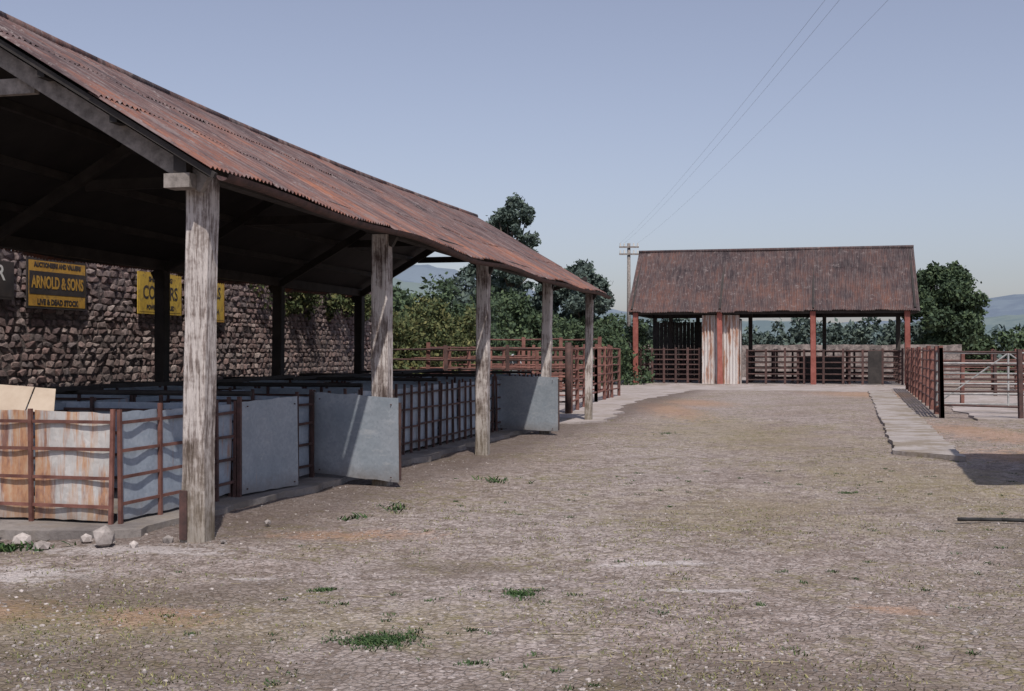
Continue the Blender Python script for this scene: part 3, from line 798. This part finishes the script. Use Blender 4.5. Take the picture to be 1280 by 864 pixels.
def tufts(name,pts,mat,hmin,hmax,nb=(4,8),spread=.04):
    m=MB()
    for x,y in pts:
        for _ in range(random.randint(*nb)):
            bx=x+random.gauss(0,spread);by=y+random.gauss(0,spread); a=R(0,6.3); h=R(hmin,hmax); w=h*.35+.003; l=h*R(.3,1.2)
            dx,dy=math.cos(a),math.sin(a); g_=gz(bx,by)
            m.add([(bx-dy*w/2,by+dx*w/2,g_-.005),(bx+dy*w/2,by-dx*w/2,g_-.005),(bx+dx*l+dy*w*.3,by+dy*l-dx*w*.3,g_+h*.7),(bx+dx*l*1.5,by+dy*l*1.5,g_+h*.85)],[(0,1,2),(0,2,3)])
    return m.build(name,mat)
pts=[]
while len(pts)<3600:
    y=5.4+24*random.random()**1.3; x=R(-.42,.46)*y
    if (x-P0[0])*math.cos(TH)+(y-P0[1])*math.sin(TH)<.4 and y>9.8: continue
    if mnoise.noise(Vector((x*.6,y*.4,9)))+.6*mnoise.noise(Vector((x*2,y*2,2)))<R(-.1,.55): continue
    pts.append((x,y))
tufts('weeds',pts,M['weed'],.008,.02,(2,6),.035)
pts=[]
def patch(cx,cy,rx,ry,n_):
    for _ in range(n_):
        a=R(0,6.3); r=abs(random.gauss(0,.55)); k=1+.35*math.sin(3*a+cx); pts.append((cx+rx*r*k*math.cos(a),cy+ry*r*k*math.sin(a)))
patch(-.78,6.85,.28,.2,360); patch(.05,8.2,.15,.2,130); patch(-1.3,8.3,.12,.1,40); patch(3.9,13.9,.2,.2,40); patch(-.2,6.35,.12,.08,14); patch(3.1,24,.3,.5,40)
for _ in range(120):
    y=5.6+12*random.random()**1.2; patch(R(-.3,.42)*y,y,.04,.04,random.randint(2,5))
pts=[p for p in pts if p[1]<9.6 or (p[0]-P0[0])*math.cos(TH)+(p[1]-P0[1])*math.sin(TH)>.3]
tufts('moss_patches',pts,M['moss'],.008,.022,(5,8),.02)
pts=[]
patch(-4.3,10.0,.45,.18,90); patch(-1.2,12.5,.15,.3,10); patch(-1.6,11.8,.2,.2,8); patch(-.2,15,.3,.6,14)
tufts('grass_tufts',pts,M['moss'],.02,.07,(4,7),.03)
m=MB(); prev=None
for i in range(12):
    p=Vector((4.25+i*.2,11.45-i*.03+.02*math.sin(i),.01))
    if prev: m.cyl(prev,p,.018,n=8)
    prev=p
m.build('rubber_hose',M['rubber'],None,True)
m=MB()
for _ in range(16):
    x=R(-2.2,1.5);y=R(6.2,10.5);a=R(-.4,.4);l=R(.08,.3); m.cyl((x,y,gz(x,y)+.004),(x+l*math.cos(a),y+l*math.sin(a),gz(x,y)+.008),.003,n=5)
m.build('twigs',M['straw'])

# ------------------------------------------------------------ light, sky, camera
sd=Vector((-.134,.685,-1)).normalized()
L=bpy.data.lights.new('sun','SUN'); L.energy=3.9; L.angle=math.radians(.8); L.color=(1,.935,.86)
so=bpy.data.objects.new('sun',L); so.rotation_euler=sd.to_track_quat('-Z','Y').to_euler(); scn.collection.objects.link(so)
w=bpy.data.worlds.new('World'); scn.world=w; w.use_nodes=True; nt=w.node_tree
bg=nt.nodes['Background']; sky=nt.nodes.new('ShaderNodeTexSky'); sky.sky_type='NISHITA'; sky.sun_disc=False
sky.sun_elevation=math.asin(-sd.z); sky.sun_rotation=math.atan2(-sd.x,-sd.y)
sky.dust_density=1.3; sky.air_density=1.1; sky.ozone_density=4.5
hs=nt.nodes.new('ShaderNodeHueSaturation'); hs.inputs['Saturation'].default_value=.62
mx=nt.nodes.new('ShaderNodeMix'); mx.data_type='RGBA'; mx.blend_type='MULTIPLY'; mx.inputs[0].default_value=1; mx.inputs[7].default_value=(1.02,.97,1.04,1)
nt.links.new(sky.outputs[0],hs.inputs['Color']); nt.links.new(hs.outputs[0],mx.inputs[6]); nt.links.new(mx.outputs[2],bg.inputs[0]); bg.inputs[1].default_value=.108
cam=bpy.data.cameras.new('camera'); co=bpy.data.objects.new('camera',cam); scn.collection.objects.link(co)
co.location=(0,0,1.62); co.rotation_euler=(math.radians(90.23),0,0); cam.lens=42.19; cam.sensor_width=36; cam.clip_end=8000; cam.clip_start=.05
scn.camera=co
scn.view_settings.view_transform='Standard'; scn.view_settings.look='None'; scn.view_settings.exposure=0
